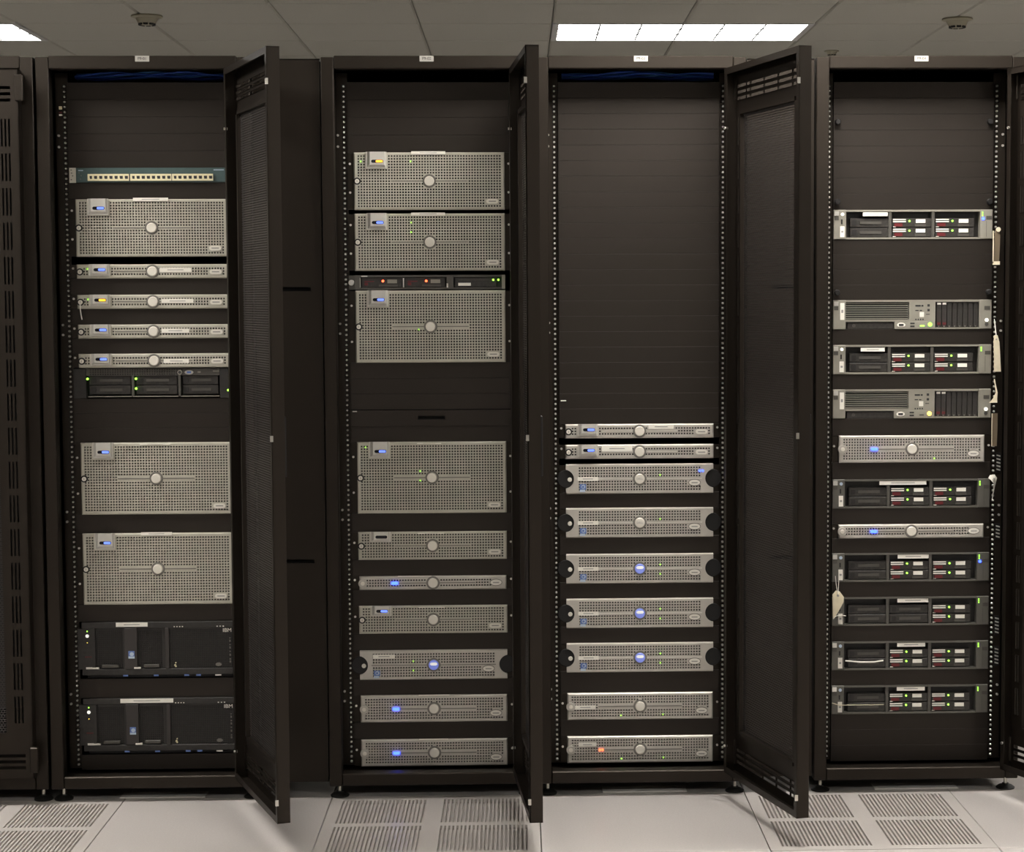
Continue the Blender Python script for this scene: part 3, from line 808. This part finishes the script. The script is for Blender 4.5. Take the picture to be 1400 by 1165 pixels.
S(lcd_server, 1, 1.2685, .041, 'thin silver server with blue display right on top of the dark two-unit server', stick=(13, 6, 34, 5.5))
S(dark_server, 1, 1.178, .088, 'dark server with black drive bays and green lights in the first open rack')
S(lcd_server, 1, .836, .212, 'very tall silver mesh server in first rack, upper of the pair, no white top label', top=(-21, 41, 1.2))
S(lcd_server, 1, .568, .212, 'very tall silver mesh server with white top label, lower of the pair in first rack', top=(-22, 42, 4.2))
S(tower_server, 1, .346, .170, 'dark perforated four-unit server with a short white label, second from bottom of first rack', (-57, 43))
S(tower_server, 1, .118, .170, 'dark perforated four-unit server with a long white label at bottom of first rack', (-53, 72))
# second open rack
S(lcd_server, 2, 1.727, .167, 'tall silver mesh server with an amber display at top of second open rack', lcd='amber', top=(-24, 46, 4), leds=((-25, 65, 'green'), (-92, 65, 'green')))
S(lcd_server, 2, 1.549, .167, 'tall silver mesh server with a blue display, second from top of second rack', top=(-25, 46, 4), leds=((-25, 65, 'green'), (-25, 52, 'green')))
S(slim_drive_server, 2, 1.4945, .0415, 'thin dark server with two red-lit drives between silver mesh servers')
S(lcd_server, 2, 1.279, .212, 'very tall silver mesh server directly below the red-lit drives in second rack', leds=((-16, 45, 'green'),))
S(drawer, 2, 1.0915, .049, 'black console drawer with a slot handle in the second open rack')
S(lcd_server, 2, .833, .212, 'very tall silver mesh server below the black console drawer in second rack', top=(-20, 33, 1.2), leds=((-16, 45, 'green'), (-16, 58, 'green'), (-90, 91, 'green')))
S(lcd_server, 2, .695, .083, 'silver two-unit mesh server with an unlit display in the second rack', lcd=None, top=(-20, 36, 1.2))
S(led_server, 2, .605, .0405, 'thin silver server with a bright blue light in the second rack', top=(-48, 46))
S(lcd_server, 2, .474, .083, 'silver two-unit mesh server with a blue display in the lower second rack', top=(-20, 36, 1.2))
S(notch_server, 2, .338, .0825, 'silver server with notched ends and lit blue badge in the second rack', slit='ring_grey', stick=(-83, 28.5, 30, 5.5), leds=((-28, 24.5, 'green'), (-28, 11.5, 'green')))
S(led_server, 2, .207, .081, 'silver two-unit server with blue light, second from bottom of second rack', top=(-21, 42))
S(led_server, 2, .074, .081, 'silver two-unit server with blue light at bottom of second rack', top=(-21, 40))
# third open rack
S(lcd_server, 3, 1.052, .042, 'thin silver server with blue display at top of the third rack\'s stack', slit='zinc', stick=(12, 12.5, 35, 6))
S(lcd_server, 3, .991, .042, 'thin silver server with white label left of badge, second in third rack\'s stack', slit='zinc', stick=(-52, 10.5, 42, 7))
def two_blue(t):
    for x in (82.5, 86.5): led(t, x * u, 29.5 * u, 'blue', .003)
S(notch_server, 3, .890, .0825, 'notched silver server with unlit badge and two tiny blue lamps at its right end', lit=False, extra=two_blue, leds=((28, 24, 'green'),))
S(notch_server, 3, .759, .0825, 'notched silver server with unlit badge and one green lamp in third rack', lit=False, leds=((28, 24, 'green'),))
S(notch_server, 3, .6215, .0825, 'notched silver server, uppermost of three with glowing blue badges in third rack', leds=((28, 24.5, 'green'), (28, 11.5, 'green')))
S(notch_server, 3, .4875, .0825, 'notched silver server, middle of three with glowing blue badges in third rack', leds=((28, 25, 'green'), (28, 11.5, 'green')))
S(notch_server, 3, .354, .0825, 'notched silver server, lowest of three with glowing blue badges in third rack', leds=((28, 24.5, 'green'), (28, 11.5, 'green')))
S(led_server, 3, .208, .081, 'silver two-unit server with two green lamps, second from bottom of third rack', light=None, stick=(-90, 15, 28.5, 5.5), leds=((-26.5, 6, 'green'), (31.5, 7, 'green')))
S(led_server, 3, .077, .081, 'silver two-unit server with a red-orange lamp at bottom of third rack', light='amber', stick=(-85.5, 23.5, 25, 5.5), leds=((-26, 6, 'green'), (32, 7, 'green')))
# fourth open rack
def wire_thick(t):
    P(t, 'cable_tie', 'paper_white', lambda b: b.tube([(-.196, -.006, .030), (-.185, -.010, .0295), (-.150, -.012, .0265), (-.11, -.012, .0265), (-.083, -.010, .0305)], .0024), 'wt', smooth=True)
def wire_thin(t):
    P(t, 'cable_tie', 'paper_tag', lambda b: b.tube([(-.236, -.006, .036), (-.215, -.008, .0295), (-.18, -.008, .0295), (-.12, -.008, .0295), (-.080, -.008, .0300)], .0012), 'wn', smooth=True)
S(bay_server, 4, 1.637, .0865, 'grey server with blue lamp at right end, uppermost in the rightmost rack', right_blue=True, lab=(-69, 31.5, 34, 5))
S(louver_server, 4, 1.371, .0865, 'grey louvered server with a green power light in the rightmost rack')
S(bay_server, 4, 1.238, .0865, 'grey drive-bay server between the two louvered servers', lab=(-71, 31, 33, 5))
S(louver_server, 4, 1.106, .0865, 'grey louvered server with an amber power light in the rightmost rack', power='amber')
S(led_server, 4, .974, .081, 'silver two-unit server with a small blue light in the rightmost rack', leds=((31, 5.5, 'green'),))
S(bay_server, 4, .8375, .0865, 'grey drive-bay server with the widest white label in the rightmost rack', lab=(-44, 32, 65, 5.5), white_led=False, m='hp_grey_dim')
S(led_server, 4, .7475, .0415, 'thin silver server with a blue light in the rightmost rack')
S(bay_server, 4, .616, .0865, 'grey drive-bay server with blue lamp at right end, under the thin silver server', lab=(-18, 32, 43, 5.5), right_blue=True, m='hp_grey_dim', white_led=False)
S(bay_server, 4, .4835, .0865, 'grey server with black blanks in its left and middle drive bays', mid=False, lab=(-18, 32, 43, 5.5), m='hp_grey_dim', white_led=False)
S(bay_server, 4, .3495, .0865, 'grey drive-bay server with a thick white tie across its left bay', lab=(-18, 32, 39, 5.5), m='hp_grey_dim', white_led=False, extra=wire_thick)
S(bay_server, 4, .216, .0865, 'grey drive-bay server with a thin pale tie, lowest in the rightmost rack', lab=(-18, 32, 39, 5.5), m='hp_grey_dim', white_led=False, extra=wire_thin)

# ------------------------------------------------------------------ blank panels filling the gaps
U1 = .04445
RK = {1: 'first', 2: 'second', 3: 'third', 4: 'fourth'}
ORD = ['', 'topmost'] + ['%s from top' % s for s in ('second', 'third', 'fourth', 'fifth', 'sixth', 'seventh', 'eighth', 'ninth', 'tenth', 'eleventh', 'twelfth', 'thirteenth', 'fourteenth', 'fifteenth', 'sixteenth', 'seventeenth', 'eighteenth', 'nineteenth', 'twentieth', 'twenty-first', 'twenty-second', 'twenty-third', 'twenty-fourth', 'twenty-fifth', 'twenty-sixth', 'twenty-seventh', 'twenty-eighth', 'twenty-ninth', 'thirtieth')]
for k in (1, 2, 3, 4):
    spans = sorted(ITEMS[k]); edges = [(0.0, OZ0 - .004)] + spans + [(2.098, 2.2)]
    gaps = []
    for (a0, a1), (b0, b1) in zip(edges, edges[1:]):
        gp = b0 - a1; n = round((gp - .004) / U1)
        if gp > .028 and n == 0: n = 1
        for i in range(n): gaps.append((a1 + gp * i / n, gp / n))
    gaps.sort(reverse=True)
    for r, (z, hh) in enumerate(gaps, 1):
        t = thing('blank_panel', 'plain black blank panel, %s of the blanks in the %s open rack' % (ORD[r], RK[k]), 'panel', (CX[k], YP, z), 'blank panels in the racks')
        P(t, 'panel_plate', 'panel_black', lambda b: b.box(-.2375, .2375, 0, .009, .0001, hh - .0001, .0005), ('blank', round(hh, 4)))
        zz = z + hh / 2
        if k == 4 and any(abs(zz - q) < U1 * .5 for q in (1.978, 1.748, 1.484)):
            for s in (-1, 1):
                kb = DISC(t, 'thumb_knob', 'inner_black', s * .226, hh / 2, .0085, -.016, 0, bev=.002, n=14)
        if k == 3 and abs(zz - 1.175) < U1 * .5: BX(t, 'paper_slip', 'paper_white', -.233, -.217, -.0015, 0, hh * .5, hh * .5 + .003)

# ------------------------------------------------------------------ cables, tags, detectors
for k, n in ((1, 9), (3, 9)):
    for i in range(n):
        y = .150 + .012 * (i % 3) + random.uniform(0, .01); z0 = 2.112 + .006 * (i // 3)
        pts = []
        ph = random.uniform(0, 6)
        for q in range(19):
            x = -.225 + .45 * q / 18
            sag = .012 * (1 - (x / .22) ** 2)
            pts.append((x, y + .006 * math.sin(q * .5 + ph), z0 + sag * .5 + .004 * math.sin(q * .7 + ph)))
        o = link('network_cable', MB().tube(pts, .0029, 7).mesh('network_cable', smooth=True), 'cable_pale' if i % 3 == 1 else 'cable_blue', None, (CX[k], 0, 0))
        tag(o, ('pale' if i % 3 == 1 else 'deep') + ' blue network cable bundled under the top of the %s open rack' % RK[k], 'cable', 'blue cables in the %s rack' % RK[k])
def sheet_tag(name, label, pts, w_, m, hole=None, loc=(0, 0, 0), dirv=(1, 0, 0)):
    """a bent card strip that runs along pts with width w_ across dirv"""
    d = Vector(dirv).normalized(); b = MB(); th = .0006; n = len(pts); P0 = [Vector(p) for p in pts]
    ws = w_ if isinstance(w_, (list, tuple)) else [w_] * n
    rows = []
    for i, p in enumerate(P0):
        t = (P0[min(i + 1, n - 1)] - P0[max(i - 1, 0)]).normalized(); nn = t.cross(d).normalized() * th
        rows.append((p - d * ws[i] / 2 + nn, p + d * ws[i] / 2 + nn, p + d * ws[i] / 2 - nn, p - d * ws[i] / 2 - nn))
    base = 0
    for r in rows: b.v += [tuple(x) for x in r]
    for i in range(n - 1):
        for j in range(4):
            q = (j + 1) % 4; b.f.append((i * 4 + j, i * 4 + q, i * 4 + 4 + q, i * 4 + 4 + j))
    b.f.append((0, 1, 2, 3)); e = (n - 1) * 4; b.f.append((e + 3, e + 2, e + 1, e))
    t = thing(name, label, 'tag', loc, 'paper tags on the rightmost rack')
    link('card', b.mesh('card', smooth=True), m, t)
    return t
X4 = CX[4]
# X on the tag plane (Y about .085): offsets from the rack centre
t = sheet_tag('paper_tag', 'long dark paper tag hanging below the uppermost server of the rightmost rack', [(0, 0, 0), (0, -.003, -.02), (-.002, -.004, -.06), (-.004, -.004, -.105)], [.008, .019, .021, .021], 'paper_brown', loc=(X4 + .247, .088, 1.668), dirv=(1, .35, 0))
BX(t, 'edge_strip', 'paper_tag', -.0155, -.0125, -.012, -.0105, -.105, -.008); BX(t, 'end_fold', 'paper_tag', -.0155, .006, -.012, -.0105, -.108, -.098)
DISC(t, 'eyelet', 'paper_tag', .002, -.004, .007, -.008, -.006, n=12)
t = sheet_tag('paper_tag', 'cream paper tag hanging on a string beside the two louvered servers', [(0, 0, 0), (.001, -.003, -.02), (.003, -.004, -.06), (.005, -.003, -.108)], [.010, .018, .019, .021], 'paper_tag', loc=(X4 + .246, .086, 1.352), dirv=(1, .1, 0))
P(t, 'string', 'paper_white', lambda b: b.tube([(-.004, .004, .048), (-.003, 0, .030), (0, -.002, 0)], .0016), smooth=True); DISC(t, 'eyelet', 'ink_grey', .0005, -.012, .0022, -.006, -.003, n=10)
t = sheet_tag('paper_tag', 'twisted brown paper tag curling over the lower louvered server\'s right end', [(0, 0, 0), (.003, -.004, -.022), (.006, -.006, -.040), (.0, -.010, -.058), (-.006, -.014, -.070)], [.003, .004, .006, .014, .026], 'paper_tag', loc=(X4 + .243, .088, 1.222), dirv=(1, .2, 0))
t = sheet_tag('paper_tag', 'narrow brown tag hanging beside the silver server with small blue light', [(0, 0, 0), (-.002, -.003, -.05), (-.003, -.003, -.098)], [.018, .020, .018], 'paper_brown', loc=(X4 + .247, .090, 1.120), dirv=(1, .4, 0))
BX(t, 'edge_strip', 'paper_tag', -.0125, -.0105, -.010, -.0085, -.098, 0)
t = sheet_tag('paper_tag', 'white curled paper tag with a hole at the widest-label server\'s right end', [(-.014, -.012, .006), (-.004, -.016, .004), (.004, -.014, -.006), (.002, -.008, -.030), (-.002, -.003, -.062)], [.010, .020, .020, .008, .005], 'paper_white', loc=(X4 + .242, .090, .926), dirv=(.5, .1, .8))
DISC(t, 'eyelet', 'ink_grey', -.001, .000, .0028, -.022, -.014, n=10)
t = sheet_tag('paper_tag', 'cream paper tag with a hole hanging at the rightmost rack\'s left rail', [(0, 0, 0), (.001, -.004, -.014), (0, -.006, -.03), (-.006, -.006, -.055), (-.013, -.005, -.082)], [.012, .036, .034, .020, .003], 'paper_tag', loc=(X4 - .222, .084, .592), dirv=(1, .1, -.25))
P(t, 'string', 'paper_white', lambda b: b.tube([(.004, .004, .036), (.002, -.002, .012), (0, -.008, -.008)], .0009), smooth=True)
P(t, 'string', 'paper_white', lambda b: b.tube([(-.006, .006, .044), (-.005, -.002, .020), (-.001, -.008, -.008)], .0009), smooth=True)
DISC(t, 'eyelet', 'ink_grey', .000, -.013, .0035, -.0085, -.006, n=12)
P(t, 'loose_string', 'paper_white', lambda b: b.tube([(-.014, -.006, -.083), (-.006, -.009, -.074), (.010, -.009, -.071), (.024, -.007, -.074)], .0011), smooth=True)
# right rail's cable guides: light through the slots modelled as pale bars
for z, n in ((.946, 5), (.744, 4), (.455, 5), (.362, 5)):
    t = thing('cable_guide', 'striped pale cable guide at the rightmost rack\'s right rail, %s' % {.946: 'uppermost beside the silver two-unit server', .744: 'beside the thin silver server', .455: 'beside the server with black blanks', .362: 'lowest, beside the thick white tie'}[z], 'cable guide', (X4 + .2635, .1115, z), 'striped cable guides')
    BX(t, 'backing', 'inner_black', -.007, .007, 0, .002, -.006, n * .0105 + .002)
    for i in range(n): P(t, 'lit_slot', 'zinc', lambda b: b.prism([(-.0055, .003), (.0055, 0), (.0055, .0042), (-.0055, .0072)], -.003, .001), 'lit_slot', (0, 0, i * .0105))
for (x, y, sc_, lb) in ((-1.64, 3.17, 1., 'olive ceiling detector near the left ceiling light'), (2.00, 3.25, 1., 'olive ceiling detector at the upper right, beyond the long light'), (1.615, 4.42, .55, 'tiny dark ceiling detector just above the rightmost rack')):
    t = thing('ceiling_detector', lb, 'detector', (x, y, CZ), 'ceiling detectors')
    s_ = sc_
    P(t, 'base_plate', 'detector', lambda b: b.lathe(0, 0, [(.068 * s_, -.001), (.070 * s_, -.008 * s_), (.060 * s_, -.012 * s_)][::-1], 28), ('det1', sc_), smooth=True)
    P(t, 'sensor_body', 'detector', lambda b: b.lathe(0, 0, [(.026 * s_, -.042 * s_), (.040 * s_, -.034 * s_), (.050 * s_, -.012 * s_)], 28), ('det2', sc_), smooth=True)
    for i in range(8):
        a = i * math.pi / 4
        P(t, 'vent_slot', 'ink_dark', lambda b: b.box(-.010 * s_, .010 * s_, -.003 * s_, .003 * s_, -.006 * s_, .004 * s_), ('det3', sc_), (.034 * s_ * math.cos(a), .034 * s_ * math.sin(a), -.038 * s_)).rotation_euler = (0, 0, a + math.pi / 2)
